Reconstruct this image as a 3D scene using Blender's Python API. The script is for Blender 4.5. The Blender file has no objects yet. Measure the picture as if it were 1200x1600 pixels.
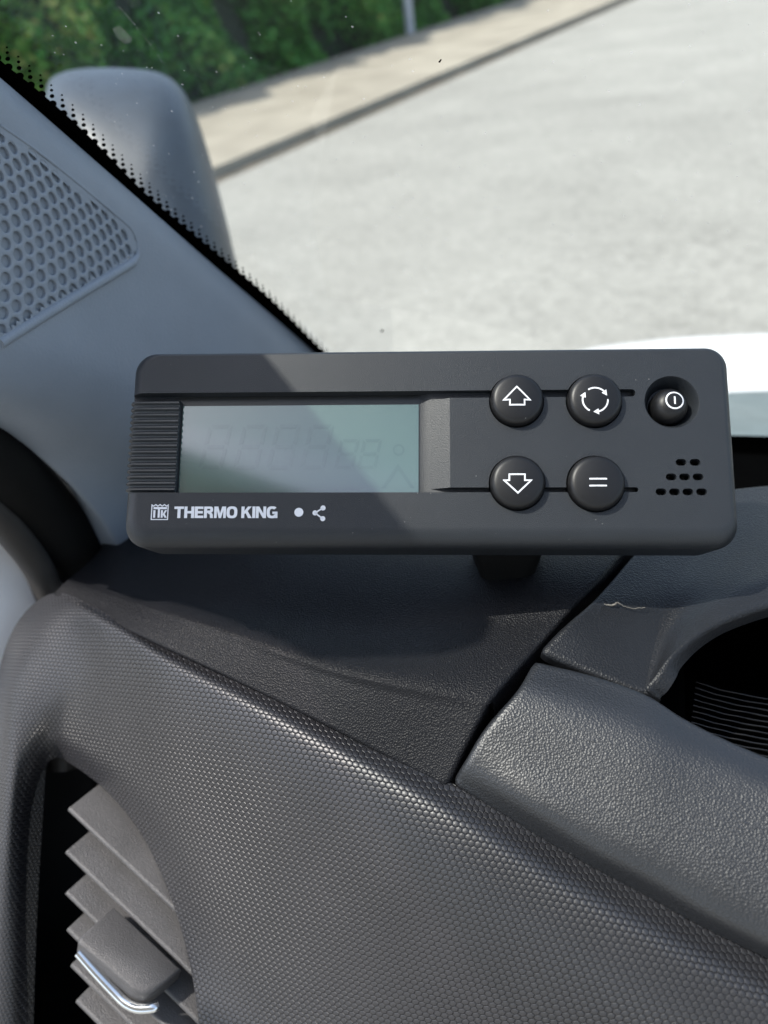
import bpy, bmesh, math, random
import numpy as np
from mathutils import Vector, Matrix
random.seed(7); rng = np.random.default_rng(7)
R = math.radians
scene = bpy.context.scene
COL = scene.collection

# ------------------------------------------------------------------ camera, world, sun, exposure
F, CX, CY = 1203.0, 600.0, 800.0          # focal length of the photograph in its own pixels
PITCH, ROLL, YAW = R(35.6), R(9.5), R(35.4)
CAM_H = 1.6
_ui = np.array([-math.sin(ROLL), math.cos(ROLL), 0]); _z = np.array([0, 0, 1.0])
UP = _ui*math.cos(PITCH) + _z*math.sin(PITCH)
_f0 = _ui*math.sin(PITCH) - _z*math.cos(PITCH)
_r0 = np.cross(_f0, UP)
FW = _f0*math.cos(YAW) + _r0*math.sin(YAW)
RT = _r0*math.cos(YAW) - _f0*math.sin(YAW)
A = np.array([RT, FW, UP])                 # camera space -> world (x right of van, y forward, z up)
CAMPOS = np.array([0, 0, CAM_H])
def W(p): return A @ np.asarray(p, float) + CAMPOS      # camera-space point to world
def ray(px, py): return np.array([(px-CX)/F, -(py-CY)/F, -1.0])
def cam(px, py, d): return ray(px, py)*d
def P(px, py, d): return W(cam(px, py, d))
def ground(px, py, z=0.0):
    r = A @ ray(px, py); return CAMPOS + r*((z-CAM_H)/r[2])
def on_plane(px, py, o, n):
    r = A @ ray(px, py); return CAMPOS + r*(np.dot(o-CAMPOS, n)/np.dot(r, n))

cd = bpy.data.cameras.new('camera'); camo = bpy.data.objects.new('camera', cd); COL.objects.link(camo)
m = Matrix.Identity(4)
for i in range(3):
    for j in range(3): m[i][j] = A[i][j]
m.translation = Vector(CAMPOS); camo.matrix_world = m
cd.sensor_fit = 'VERTICAL'; cd.lens = 5.6; cd.sensor_height = 5.6*1600/F; cd.sensor_width = cd.sensor_height*.75
cd.clip_start = 0.01; cd.clip_end = 2000
cd.dof.use_dof = True; cd.dof.focus_distance = 0.205; cd.dof.aperture_fstop = 2.35
scene.camera = camo

# device frame in camera space (face almost square to the lens)
dx = np.array([math.cos(R(3)), 0, math.sin(R(3))]); dy = np.array([0, math.cos(R(9.5)), -math.sin(R(9.5))])
dy -= dx*dx.dot(dy); dy /= np.linalg.norm(dy); dz = np.cross(dx, dy)
DO = ray(673, 706)*0.2
def dev(px, py, z=0.0):
    q = DO + dz*z; r = ray(px, py); d = r*(q.dot(dz)/r.dot(dz)) - DO
    return np.array([d.dot(dx), d.dot(dy)])
STUB0, STUB1 = .012, .274
SUN = A @ np.array([-.575, .59, .56]); SUN /= np.linalg.norm(SUN)
elev = math.asin(SUN[2]); azim = math.atan2(SUN[0], SUN[1])
w = bpy.data.worlds.new('World'); scene.world = w; w.use_nodes = True
nt = w.node_tree; sky = nt.nodes.new('ShaderNodeTexSky'); sky.sky_type = 'NISHITA'; sky.sun_disc = False
sky.sun_elevation = elev; sky.sun_rotation = azim; sky.air_density = 1.0; sky.dust_density = 2.0
bg = nt.nodes['Background']; hs = nt.nodes.new('ShaderNodeHueSaturation'); hs.inputs['Saturation'].default_value = .8; nt.links.new(sky.outputs[0], hs.inputs['Color']); nt.links.new(hs.outputs[0], bg.inputs[0]); bg.inputs[1].default_value = 0.15
sl = bpy.data.lights.new('sun', 'SUN'); sl.energy = 2.7; sl.angle = R(0.53); sl.color = (1, .945, .88)
so = bpy.data.objects.new('sun', sl); COL.objects.link(so)
so.rotation_euler = Vector(SUN).to_track_quat('Z', 'Y').to_euler()
scene.view_settings.view_transform = 'Standard'; scene.view_settings.look = 'None'
scene.view_settings.exposure = 1.32; scene.view_settings.gamma = 1
scene.view_settings.use_curve_mapping = False
scene.cycles.max_bounces = 10; scene.cycles.transparent_max_bounces = 16
scene.cycles.use_denoising = True

# ------------------------------------------------------------------ materials
class NT:
    def __init__(s, name):
        s.m = bpy.data.materials.new(name); s.m.use_nodes = True; s.t = s.m.node_tree
        s.b = s.t.nodes['Principled BSDF']; s.out = s.t.nodes['Material Output']
    def n(s, typ, **k):
        x = s.t.nodes.new('ShaderNode'+typ)
        for a, v in k.items(): setattr(x, a, v)
        return x
    def l(s, a, b): s.t.links.new(a, b)
    def val(s, sock, v):
        if hasattr(v, 'is_output') or hasattr(v, 'links'): s.l(v, sock)
        else: sock.default_value = v
    def math(s, op, a, b=0.0, c=None, clamp=False):
        x = s.n('Math', operation=op); x.use_clamp = clamp
        s.val(x.inputs[0], a); s.val(x.inputs[1], b)
        if c is not None: s.val(x.inputs[2], c)
        return x.outputs[0]
    def vmath(s, op, a, b=None, c=None):
        x = s.n('VectorMath', operation=op); s.val(x.inputs[0], a)
        if b is not None: s.val(x.inputs[1], b)
        if c is not None: s.val(x.inputs[2], c)
        return x
    def coord(s, kind='Object', scale=1.0):
        c = s.n('TexCoord').outputs[kind]
        return s.vmath('SCALE', c).outputs[0] if False else s.scaled(c, scale)
    def scaled(s, c, k):
        x = s.n('VectorMath', operation='SCALE'); s.l(c, x.inputs[0]); x.inputs['Scale'].default_value = k
        return x.outputs[0]
    def noise(s, scale, detail=3, rough=.5, co=None):
        x = s.n('TexNoise'); x.inputs['Scale'].default_value = scale; x.inputs['Detail'].default_value = detail
        x.inputs['Roughness'].default_value = rough
        s.l(co if co is not None else s.n('TexCoord').outputs['Object'], x.inputs['Vector']); return x.outputs['Fac']
    def ramp(s, fac, stops, interp='LINEAR'):
        x = s.n('ValToRGB'); s.l(fac, x.inputs[0]); cr = x.color_ramp; cr.interpolation = interp
        while len(cr.elements) < len(stops): cr.elements.new(.5)
        for e, (p, c) in zip(cr.elements, stops):
            e.position = p; e.color = (c, c, c, 1) if isinstance(c, (int, float)) else (*c, 1)
        return x.outputs[0]
    def bump(s, h, strength, dist, prev=None):
        x = s.n('Bump'); x.inputs['Strength'].default_value = strength; x.inputs['Distance'].default_value = dist
        s.l(h, x.inputs['Height'])
        if prev is not None: s.l(prev, x.inputs['Normal'])
        return x.outputs[0]
    def set(s, **k):
        for a, v in k.items():
            sock = s.b.inputs[a.replace('_', ' ')]
            if isinstance(v, tuple) and len(v) == 3: v = (*v, 1)
            s.val(sock, v)
        return s

def plastic(name, col, rough, grain=None, spec=.5, var=.12, grain2=None, dust=None):
    """moulded plastic: slight colour mottling plus a moulded grain (cells per metre, depth)"""
    t = NT(name)
    n1 = t.noise(60, 4)
    c0 = tuple(c*(1-var) for c in col); c1 = tuple(c*(1+var) for c in col)
    t.set(Base_Color=t.ramp(n1, [(.3, c0), (.7, c1)]), Specular_IOR_Level=spec)
    n2 = t.noise(25, 5, .65)
    t.set(Roughness=t.math('MULTIPLY_ADD', n2, .14, rough-.07))
    if dust:
        dv = t.n('TexVoronoi', feature='F1'); dv.inputs['Scale'].default_value = dust[0]; t.l(t.n('TexCoord').outputs['Object'], dv.inputs['Vector'])
        dc = t.n('SeparateColor'); t.l(dv.outputs['Color'], dc.inputs[0])
        df_ = t.math('MULTIPLY', t.math('LESS_THAN', dv.outputs['Distance'], t.math('MULTIPLY', t.math('POWER', dc.outputs[0], 9.0), .085)), dust[1])
        mxc = t.n('MixRGB'); t.l(df_, mxc.inputs[0]); t.l(t.b.inputs['Base Color'].links[0].from_socket, mxc.inputs[1]); mxc.inputs[2].default_value = (.34, .33, .31, 1)
        t.l(mxc.outputs[0], t.b.inputs['Base Color'])
    nb = None
    if grain:
        nz = t.noise(grain[0], 2.5, .55)
        nb = t.bump(nz, grain[1], grain[2])
    if grain2:
        v = t.n('TexVoronoi', feature='SMOOTH_F1'); v.inputs['Scale'].default_value = grain2[0]
        v.inputs['Smoothness'].default_value = .25
        wv = t.n('TexNoise'); wv.inputs['Scale'].default_value = grain2[0]*.6
        tc = t.n('TexCoord').outputs['Object']; t.l(tc, wv.inputs['Vector'])
        mixv = t.n('VectorMath', operation='MULTIPLY_ADD'); t.l(wv.outputs['Color'], mixv.inputs[0])
        mixv.inputs[1].default_value = (.25/grain2[0],)*3; t.l(tc, mixv.inputs[2]); t.l(mixv.outputs[0], v.inputs['Vector'])
        nb = t.bump(v.outputs['Distance'], grain2[1], grain2[2], nb)
    if nb is not None: t.set(Normal=nb)
    return t.m

M = {}
M['case'] = plastic('case_plastic', (.0145, .0170, .0205), .44, (4200, .7, .00012), .38, .06, None, (600, .4))
M['button'] = plastic('button_rubber', (.0055, .0055, .0062), .42, (3500, .15, .00005), .36, .05, None, (700, .35))
M['grip'] = plastic('grip_plastic', (.024, .027, .030), .42, (4000, .2, .00005))
M['hole'] = plastic('hole_black', (.003, .003, .003), .7, None, .1)
M['print'] = plastic('white_print', (.62, .63, .66), .5, None, .3, .02)
M['bezel'] = plastic('display_bezel', (.012, .013, .013), .3)
M['leather'] = plastic('grained_dash', (.0085, .0087, .0102), .40, (3000, .35, .0001), .14, .08, (2200, .9, .00022), (520, .35))
M['leather2'] = plastic('coarse_grained_dash', (.011, .012, .0142), .42, (3000, .3, .0001), .65, .08, (1900, .6, .00018), (480, .35))
M['leather3'] = plastic('hood_grained_dash', (.011, .0118, .0138), .42, (3000, .3, .0001), .27, .08, (1900, .7, .00020), (480, .35))
M['trim'] = plastic('pillar_trim', (.20, .230, .270), .5, (1100, .5, .0003), .45, .03)
M['seal'] = plastic('rubber_seal', (.004, .004, .004), .75, (900, .3, .0002), .2)
M['seal2'] = plastic('grey_rubber', (.035, .032, .030), .55, (900, .3, .0002))
M['door'] = plastic('door_trim', (.66, .67, .69), .5, (1100, .3, .0002), .4, .03)
M['slat'] = plastic('vent_slat', (.060, .059, .060), .40, (2600, .8, .0003), .5, .15)
M['ventbox'] = plastic('vent_black', (.008, .008, .009), .55)
M['frit'] = plastic('frit_black', (.0012, .0012, .0012), .6, None, .0)
M['mirror_body'] = plastic('mirror_plastic', (.024, .034, .046), .45, (400, .3, .0003))
M['cave'] = plastic('binnacle_black', (.0015, .0015, .0015), .8, None, .0)
M['gloss'] = plastic('gloss_black', (.004, .004, .004), .12)
M['headliner'] = plastic('headliner', (.52, .51, .49), .9)
M['steel'] = plastic('galvanised_steel', (.35, .37, .40), .5)
M['scuff'] = plastic('scuffed_plastic', (.11, .10, .085), .5)
M['cowl'] = plastic('cowl_plastic', (.10, .125, .125), .35)
t = NT('white_paint'); t.set(Base_Color=(.82, .83, .84), Roughness=.25, Coat_Weight=.6, Coat_Roughness=.05); M['paint'] = t.m
t = NT('chrome'); t.set(Base_Color=(.75, .77, .78), Metallic=1.0, Roughness=.12); M['chrome'] = t.m
t = NT('mirror_glass'); t.set(Base_Color=(.8, .82, .85), Metallic=1.0, Roughness=.02); M['mirror'] = t.m

# LCD glass: grey-green, reflective
t = NT('lcd_glass'); n1 = t.noise(45, 2)
t.set(Base_Color=t.ramp(n1, [(.3, (.042, .080, .064)), (.7, (.049, .090, .071))]), Roughness=.08, Specular_IOR_Level=1.0, IOR=1.75); M['lcd'] = t.m
t = NT('lcd_segment'); t.set(Base_Color=(.0395, .0755, .0605), Roughness=.08, Specular_IOR_Level=1.0, IOR=1.75); M['lcdseg'] = t.m

# honeycomb embossed fascia
def hexmat():
    t = NT('honeycomb_fascia')
    uv = t.n('TexCoord').outputs['UV']
    mp = t.n('Mapping'); t.l(uv, mp.inputs[0]); mp.inputs['Rotation'].default_value = (0, 0, HEXROT)
    s = 1/HEX; mp.inputs['Scale'].default_value = (s, s, s)
    SQ = math.sqrt(3)
    def cell(off):
        a = t.vmath('ADD', mp.outputs[0], off).outputs[0]
        b = t.vmath('MODULO', t.vmath('ADD', a, (1000, 1000*SQ, 0)).outputs[0], (1, SQ, 1)).outputs[0]
        return t.vmath('SUBTRACT', b, (.5, SQ/2, 0)).outputs[0]
    def hd(v):     # hexagonal distance, point-up cells
        av = t.vmath('ABSOLUTE', v).outputs[0]
        d = t.vmath('DOT_PRODUCT', av, (.5, SQ/2, 0)).outputs['Value']
        sp = t.n('SeparateXYZ'); t.l(av, sp.inputs[0])
        return t.math('MAXIMUM', d, sp.outputs[0]), sp, v
    h1, _, v1 = hd(cell((0, 0, 0))); h2, _, v2 = hd(cell((.5, SQ/2, 0)))
    d = t.math('MINIMUM', h1, h2)            # 0 centre .. .5 edge
    pick = t.math('LESS_THAN', h1, h2)
    s1 = t.n('SeparateXYZ'); t.l(v1, s1.inputs[0]); s2 = t.n('SeparateXYZ'); t.l(v2, s2.inputs[0])
    yy = t.math('ADD', t.math('MULTIPLY', s1.outputs[1], pick), t.math('MULTIPLY', s2.outputs[1], t.math('SUBTRACT', 1, pick)))
    mr = t.n('MapRange', interpolation_type='SMOOTHSTEP'); t.l(d, mr.inputs[0])
    mr.inputs[1].default_value = .5; mr.inputs[2].default_value = .38; mr.inputs[3].default_value = 0; mr.inputs[4].default_value = 1
    dome = t.math('MULTIPLY', t.math('MULTIPLY', d, d), -1.6)
    h = t.math('ADD', mr.outputs[0], dome)
    h = t.math('ADD', h, t.math('MULTIPLY', yy, -.6))      # each pad leans a little, like a scale
    nb = t.bump(h, .85, HEX*.2)
    nz = t.noise(3000, 2); nb = t.bump(nz, .15, .00006, nb)
    n1 = t.noise(40, 4)
    t.set(Base_Color=t.ramp(n1, [(.3, (.0125, .0124, .0145)), (.7, (.0170, .0167, .0192))]), Roughness=.42, Normal=nb, Specular_IOR_Level=.66)
    return t.m
HEX, HEXROT = .0015, R(0)
M['hex'] = hexmat()

# windscreen: clear slab with dust haze, specks and a few scratches
t = NT('windscreen_glass')
tr = t.n('BsdfTransparent'); tr.inputs[0].default_value = (.965, .985, .975, 1)
gl = t.n('BsdfGlossy'); gl.inputs['Roughness'].default_value = .01
fr = t.n('Fresnel'); fr.inputs[0].default_value = 1.3
mx = t.n('MixShader'); t.l(t.math('MULTIPLY', fr.outputs[0], .10), mx.inputs[0]); t.l(tr.outputs[0], mx.inputs[1]); t.l(gl.outputs[0], mx.inputs[2])
df = t.n('BsdfDiffuse'); df.inputs[0].default_value = (.8, .8, .78, 1)
tl = t.n('BsdfTranslucent'); tl.inputs[0].default_value = (.8, .8, .78, 1)
ad = t.n('MixShader'); ad.inputs[0].default_value = .5; t.l(df.outputs[0], ad.inputs[1]); t.l(tl.outputs[0], ad.inputs[2])
v = t.n('TexVoronoi', feature='F1'); v.inputs['Scale'].default_value = 430; t.l(t.n('TexCoord').outputs['Object'], v.inputs['Vector'])
sx = t.n('SeparateColor'); t.l(v.outputs['Color'], sx.inputs[0])
rad = t.math('MULTIPLY', t.math('POWER', sx.outputs[0], 6.0), .15)
speck = t.math('MULTIPLY', t.math('LESS_THAN', v.outputs['Distance'], rad), .3)
hz = t.math('MULTIPLY', t.ramp(t.noise(14, 5, .7), [(.35, .3), (.75, 1.0)]), .010)
fac = t.math('ADD', hz, speck, clamp=True)
mx2 = t.n('MixShader'); t.l(fac, mx2.inputs[0]); t.l(mx.outputs[0], mx2.inputs[1]); t.l(ad.outputs[0], mx2.inputs[2])
t.l(mx2.outputs[0], t.out.inputs[0]); M['glass'] = t.m

# outdoors
t = NT('worn_road'); co = t.n('TexCoord').outputs['Object']
a_ = t.noise(.9, 6, .6, co); b_ = t.noise(11, 6, .75, co); c_ = t.noise(34, 4, .8, co)
f_ = t.math('ADD', t.math('ADD', t.math('MULTIPLY', a_, .22), t.math('MULTIPLY', b_, .36)), t.math('MULTIPLY', c_, .42))
ck = t.noise(.55, 5, .6, co); crack = t.math('LESS_THAN', t.math('ABSOLUTE', t.math('SUBTRACT', ck, .5)), .0022)
f_ = t.math('SUBTRACT', f_, t.math('MULTIPLY', crack, .09))
t.set(Base_Color=t.ramp(f_, [(.40, (.178, .175, .156)), (.5, (.243, .239, .214)), (.60, (.308, .303, .272))]), Roughness=.9, Specular_IOR_Level=.2); M['road'] = t.m
t = NT('pavement_concrete'); a_ = t.noise(1.2, 6, .6)
t.set(Base_Color=t.ramp(a_, [(.35, (.225, .203, .162)), (.65, (.30, .275, .222))]), Roughness=.9, Specular_IOR_Level=.2); M['pave'] = t.m
t = NT('gutter_dirt'); a_ = t.noise(2.5, 6, .7)
t.set(Base_Color=t.ramp(a_, [(.3, (.05, .045, .035)), (.55, (.10, .085, .06)), (.75, (.16, .10, .07))]), Roughness=.95); M['gutter'] = t.m
t = NT('verge_soil'); a_ = t.noise(1.5, 6)
t.set(Base_Color=t.ramp(a_, [(.3, (.03, .035, .02)), (.7, (.07, .07, .04))]), Roughness=.95); M['soil'] = t.m
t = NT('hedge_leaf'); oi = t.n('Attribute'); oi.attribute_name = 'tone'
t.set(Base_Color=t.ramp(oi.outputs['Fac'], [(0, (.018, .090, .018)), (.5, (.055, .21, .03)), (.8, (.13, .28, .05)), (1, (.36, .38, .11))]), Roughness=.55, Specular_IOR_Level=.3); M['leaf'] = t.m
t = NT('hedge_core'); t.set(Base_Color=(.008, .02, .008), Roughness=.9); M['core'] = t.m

# ------------------------------------------------------------------ helpers
def tag(o, label=None, cat=None, group=None, kind=None):
    if label: o['label'] = label
    if cat: o['category'] = cat
    if group: o['group'] = group
    if kind: o['kind'] = kind
    return o
def empty(name, loc, rot=None):
    e = bpy.data.objects.new(name, None); COL.objects.link(e); e.empty_display_size = .01
    if rot is not None: e.matrix_world = rot
    else: e.location = loc
    return e
def link(name, me, mat, parent=None, smooth=30):
    """one mesh object; mesh coordinates are already in the parent's frame"""
    o = bpy.data.objects.new(name, me); COL.objects.link(o)
    if mat is not None: me.materials.append(mat)
    if smooth is not None:
        me.shade_smooth() if hasattr(me, 'shade_smooth') else None
        if smooth < 180: me.set_sharp_from_angle(angle=R(smooth))
    if parent is not None: o.parent = parent
    return o
def mesh(name, verts, faces):
    me = bpy.data.meshes.new(name); me.from_pydata([tuple(map(float, v)) for v in verts], [], [tuple(f) for f in faces]); me.update(); return me
def bm_mesh(bm, name):
    bmesh.ops.recalc_face_normals(bm, faces=bm.faces[:])
    me = bpy.data.meshes.new(name); bm.to_mesh(me); bm.free(); return me
def rel(verts, base): return [np.asarray(v)-base for v in verts]

def cr(pts, n):
    """Catmull-Rom through rows of pts (k, ...) sampled at n places"""
    pts = np.asarray(pts, float); k = len(pts)
    ext = np.concatenate([[2*pts[0]-pts[1]], pts, [2*pts[-1]-pts[-2]]])
    out = []
    for t in np.linspace(0, k-1, n):
        i = min(int(t), k-2); f = t-i
        p0, p1, p2, p3 = ext[i:i+4]
        out.append(.5*((2*p1)+(-p0+p2)*f+(2*p0-5*p1+4*p2-p3)*f*f+(-p0+3*p1-3*p2+p3)*f**3))
    return np.array(out)
def net(rows, nu, nv):
    """rows of (px, py, depth) -> smooth grid of world points [nv][nu][3]"""
    r = [cr(np.array(row, float), nu) for row in rows]
    g = cr(np.array(r), nv)
    return np.array([[P(*g[j, i]) for i in range(nu)] for j in range(nv)])
def ext(g, L=.55, n=14):
    """carry the right-hand border of a grid on across the van"""
    s_ = np.linspace(0, L, n+1)[1:]; add = g[:, -1][:, None, :]+s_[None, :, None]*np.array([1.0, 0, 0])
    return np.concatenate([g, add], axis=1)
def shell(g, base, r=.0015, deep=.012, uvdir=None, smooth=60):
    """skin over a grid of world points whose four borders roll over and run down into the seam"""
    nv, nu = g.shape[:2]
    du = np.gradient(g, axis=1); dv = np.gradient(g, axis=0)
    N = np.cross(du, dv); N /= np.linalg.norm(N, axis=2, keepdims=True)+1e-12
    c = g.reshape(-1, 3).mean(0)
    if np.dot(N.reshape(-1, 3).mean(0), CAMPOS-c) < 0: N = -N
    verts = list(g.reshape(-1, 3)); ids = np.arange(nu*nv).reshape(nv, nu)
    faces = [(ids[j, i], ids[j, i+1], ids[j+1, i+1], ids[j+1, i]) for j in range(nv-1) for i in range(nu-1)]
    loop = [(0, i) for i in range(nu)]+[(j, nu-1) for j in range(1, nv)]+[(nv-1, i) for i in range(nu-2, -1, -1)]+[(j, 0) for j in range(nv-2, 0, -1)]
    outs = []
    for (j, i) in loop:
        o = np.zeros(3)
        if j == 0: o -= dv[j, i]/(np.linalg.norm(dv[j, i])+1e-12)
        if j == nv-1: o += dv[j, i]/(np.linalg.norm(dv[j, i])+1e-12)
        if i == 0: o -= du[j, i]/(np.linalg.norm(du[j, i])+1e-12)
        if i == nu-1: o += du[j, i]/(np.linalg.norm(du[j, i])+1e-12)
        n = N[j, i]; o -= n*o.dot(n); outs.append(o/(np.linalg.norm(o)+1e-12))
    prev = [ids[j, i] for j, i in loop]; L = len(loop)
    rings = [(r*math.sin(a), r*(1-math.cos(a))) for a in (R(22), R(45), R(68), R(90))]+[(r, deep)]
    for (a, b) in rings:
        cur = []
        for k, (j, i) in enumerate(loop):
            verts.append(g[j, i]+outs[k]*a-N[j, i]*b); cur.append(len(verts)-1)
        faces += [(prev[k], prev[(k+1) % L], cur[(k+1) % L], cur[k]) for k in range(L)]
        prev = cur
    me = mesh('shell', rel(verts, base), faces)
    bm = bmesh.new(); bm.from_mesh(me); bmesh.ops.recalc_face_normals(bm, faces=bm.faces[:]); bm.to_mesh(me); bm.free()
    if uvdir is not None:
        ua, va = uvdir; V = np.array(verts); U = V@ua; VV = V@va
        lay = me.uv_layers.new(name='UVMap')
        li = np.empty(len(me.loops), dtype=np.int32); me.loops.foreach_get('vertex_index', li)
        uv = np.stack([U[li], VV[li]], 1).astype(np.float32); lay.data.foreach_set('uv', uv.ravel())
    return me
def tube(path, rad, n=14, flat=1.0):
    path = np.asarray(path, float); k = len(path); verts = []; faces = []
    T = np.gradient(path, axis=0); T /= np.linalg.norm(T, axis=1, keepdims=True)
    up = CAMPOS-path.mean(0); up /= np.linalg.norm(up)
    for i in range(k):
        s = np.cross(T[i], up); s /= np.linalg.norm(s); u = np.cross(s, T[i])
        r_ = rad[i] if hasattr(rad, '__len__') else rad
        for a in range(n):
            th = 2*math.pi*a/n; verts.append(path[i]+s*math.cos(th)*r_+u*math.sin(th)*r_*flat)
    for i in range(k-1):
        for a in range(n):
            b = (a+1) % n; faces.append((i*n+a, i*n+b, (i+1)*n+b, (i+1)*n+a))
    faces.append(tuple(range(n))[::-1]); faces.append(tuple((k-1)*n+a for a in range(n)))
    return verts, faces

# ------------------------------------------------------------------ outdoors: ground, road, pavement, hedge, post
def sheet(name, x0, x1, y0, y1, z, mat, thick=None):
    bm = bmesh.new()
    if thick:
        vs = [bm.verts.new(p) for p in ((x0, y0, z-thick), (x1, y0, z-thick), (x1, y1, z-thick), (x0, y1, z-thick), (x0, y0, z), (x1, y0, z), (x1, y1, z), (x0, y1, z))]
        for f in ((0, 1, 2, 3), (4, 5, 6, 7), (0, 1, 5, 4), (1, 2, 6, 5), (2, 3, 7, 6), (3, 0, 4, 7)): bm.faces.new([vs[i] for i in f])
    else:
        vs = [bm.verts.new(p) for p in ((x0, y0, z), (x1, y0, z), (x1, y1, z), (x0, y1, z))]; bm.faces.new(vs)
    return tag(link(name, bm_mesh(bm, name), mat, None, None), kind='structure')
sheet('ground', -400, 400, -400, 600, -.004, M['soil'])
sheet('road', -5.62, 60, -60, 300, 0, M['road'])
sheet('gutter', -5.80, -5.62, -60, 300, .001, M['gutter'], .004)
sheet('pavement', -9.6, -5.80, -60, 300, .10, M['pave'], .3)

def leaves(n, cx, cy, cz, size, tone):
    """n leaf quads at given centres -> verts, faces, tone per face"""
    d = rng.normal(size=(n, 3)); d /= np.linalg.norm(d, axis=1, keepdims=True)
    e = np.cross(d, rng.normal(size=(n, 3))); e /= np.linalg.norm(e, axis=1, keepdims=True)
    c = np.stack([cx, cy, cz], 1); s = size[:, None]
    V = np.stack([c-d*s, c+e*s*.5, c+d*s, c-e*s*.5], 1).reshape(-1, 3)
    return V
def build_hedge():
    y0, y1, xf, h = 5.5, 34.0, -9.75, 4.2
    n = 90000
    y = rng.uniform(y0, y1, n); z = rng.uniform(.02, h, n)
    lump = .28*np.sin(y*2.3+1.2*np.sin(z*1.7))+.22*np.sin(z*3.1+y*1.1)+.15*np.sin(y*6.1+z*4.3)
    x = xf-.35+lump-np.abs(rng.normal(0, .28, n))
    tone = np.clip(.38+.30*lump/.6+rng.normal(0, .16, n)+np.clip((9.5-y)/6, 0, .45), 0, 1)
    V = leaves(n, x, y, z, rng.uniform(.04, .10, n), tone)
    me = bpy.data.meshes.new('hedge'); idx = np.arange(4*n, dtype=np.int32)
    me.vertices.add(4*n); me.vertices.foreach_set('co', V.astype(np.float32).ravel())
    me.loops.add(4*n); me.loops.foreach_set('vertex_index', idx)
    me.polygons.add(n); me.polygons.foreach_set('loop_start', idx[::4]); me.polygons.foreach_set('loop_total', np.full(n, 4, np.int32))
    me.update(); at = me.attributes.new('tone', 'FLOAT', 'FACE'); at.data.foreach_set('value', tone.astype(np.float32))
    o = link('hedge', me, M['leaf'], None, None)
    tag(o, 'tall dense green hedge behind the pavement on the far side of the road', 'hedge')
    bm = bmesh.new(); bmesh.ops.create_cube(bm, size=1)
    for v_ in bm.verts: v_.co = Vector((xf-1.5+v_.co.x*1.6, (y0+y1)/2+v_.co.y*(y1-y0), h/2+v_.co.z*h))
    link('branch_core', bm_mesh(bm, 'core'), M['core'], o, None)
build_hedge()
pb = ground(641, 52, .1)
vs, fs = tube([pb, pb+[0, 0, 3.2], pb+[0, 0, 6.5]], [.10, .10, .07], 16)
po = link('lamp_post', mesh('post', vs, fs), M['steel']); tag(po, 'thin grey metal post standing at the back of the pavement by the hedge', 'lamp post')

# ------------------------------------------------------------------ pillar trim, windscreen, door
TN = W(np.array([2.3, -.25, 1.0]))-CAMPOS; TN /= np.linalg.norm(TN)
TO = P(100, 400, .25)
def tdepth(px, py):      # depth of the pillar-trim plane at a pixel
    r = A @ ray(px, py); return np.dot(TO-CAMPOS, TN)/np.dot(r, TN)
def T(px, py, add=0.0): return (px, py, tdepth(px, py)+add)
trim_base = P(250, 800, .4)
trim = empty('pillar_trim', trim_base); tag(trim, 'light grey windscreen pillar trim panel with perforated speaker grille', 'pillar trim')
rows = [[T(-260, -85, .006), T(-110, 34, .004), T(0, 124, .003), T(160, 264, .003), T(320, 405, .003), T(440, 508, .003), T(600, 646, .003)],
        [T(-260, -45), T(-110, 72), T(0, 163), T(160, 305), T(320, 440), T(440, 540), T(600, 665)],
        [T(-260, 100), T(-110, 200), T(0, 280), T(150, 390), T(310, 490), T(430, 570), T(590, 690)],
        [T(-260, 330), T(-110, 390), T(0, 430), T(140, 490), T(290, 560), T(420, 630), T(580, 730)],
        [T(-260, 500), T(-110, 525), T(0, 548), T(130, 585), T(270, 635), T(400, 690), T(560, 770)],
        [T(-260, 590, .008), T(-110, 605, .008), T(0, 625, .008), T(115, 665, .010), T(250, 715, .010), T(380, 760, .012), T(540, 820, .012)],
        [T(-260, 625, .03), T(-110, 645, .03), T(0, 672, .03), T(70, 718, .030), T(135, 775, .030), T(190, 850, .034), T(230, 950, .04)]]
gT = net(rows, 110, 80)
to = link('trim_panel', shell(gT, trim_base, .002, .015), M['trim'], trim, 60)

# speaker grille: plate with real round holes on the trim plane
ta = P(*T(100, 500))-P(*T(0, 558)); ta -= TN*ta.dot(TN); la = np.linalg.norm(ta); ta /= la
tb = np.cross(TN, ta)
def tp(px, py):
    q = on_plane(px, py, TO, TN)-TO; return np.array([q.dot(ta), q.dot(tb)])
poly_px = [(-60, 146), (0, 196), (60, 238), (130, 294), (192, 346), (207, 362), (214, 380), (215, 396), (208, 408), (190, 420), (100, 474), (0, 536), (-60, 572)]
poly = np.array([tp(*p) for p in poly_px])
def inside(p, poly):
    c = False; n = len(poly)
    for i in range(n):
        a, b = poly[i], poly[(i+1) % n]
        if (a[1] > p[1]) != (b[1] > p[1]) and p[0] < (b[0]-a[0])*(p[1]-a[1])/(b[1]-a[1])+a[0]: c = not c
    return c
def pdist(p, poly):
    m = 9
    for i in range(len(poly)):
        a, b = poly[i], poly[(i+1) % len(poly)]; ab = b-a; t_ = max(0, min(1, (p-a).dot(ab)/ab.dot(ab))); m = min(m, np.linalg.norm(p-a-ab*t_))
    return m
LR = [(95, 1375), (180, 1312), (262, 1272), (342, 1235), (412, 1190), (482, 1145), (545, 1105), (606, 1068), (660, 1028), (712, 990), (762, 955), (803, 920), (845, 882)]
LC = [(105, 1258), (115, 1145), (120, 1030), (120, 918), (112, 803), (102, 690), (90, 585), (75, 470), (55, 360), (30, 250)]
_d = [(i, 0, *p) for i, p in enumerate(LR)]+[(0, j+1, *p) for j, p in enumerate(LC)]+[(12, 1, 818, 785), (11, 1, 780, 822)]
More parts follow.
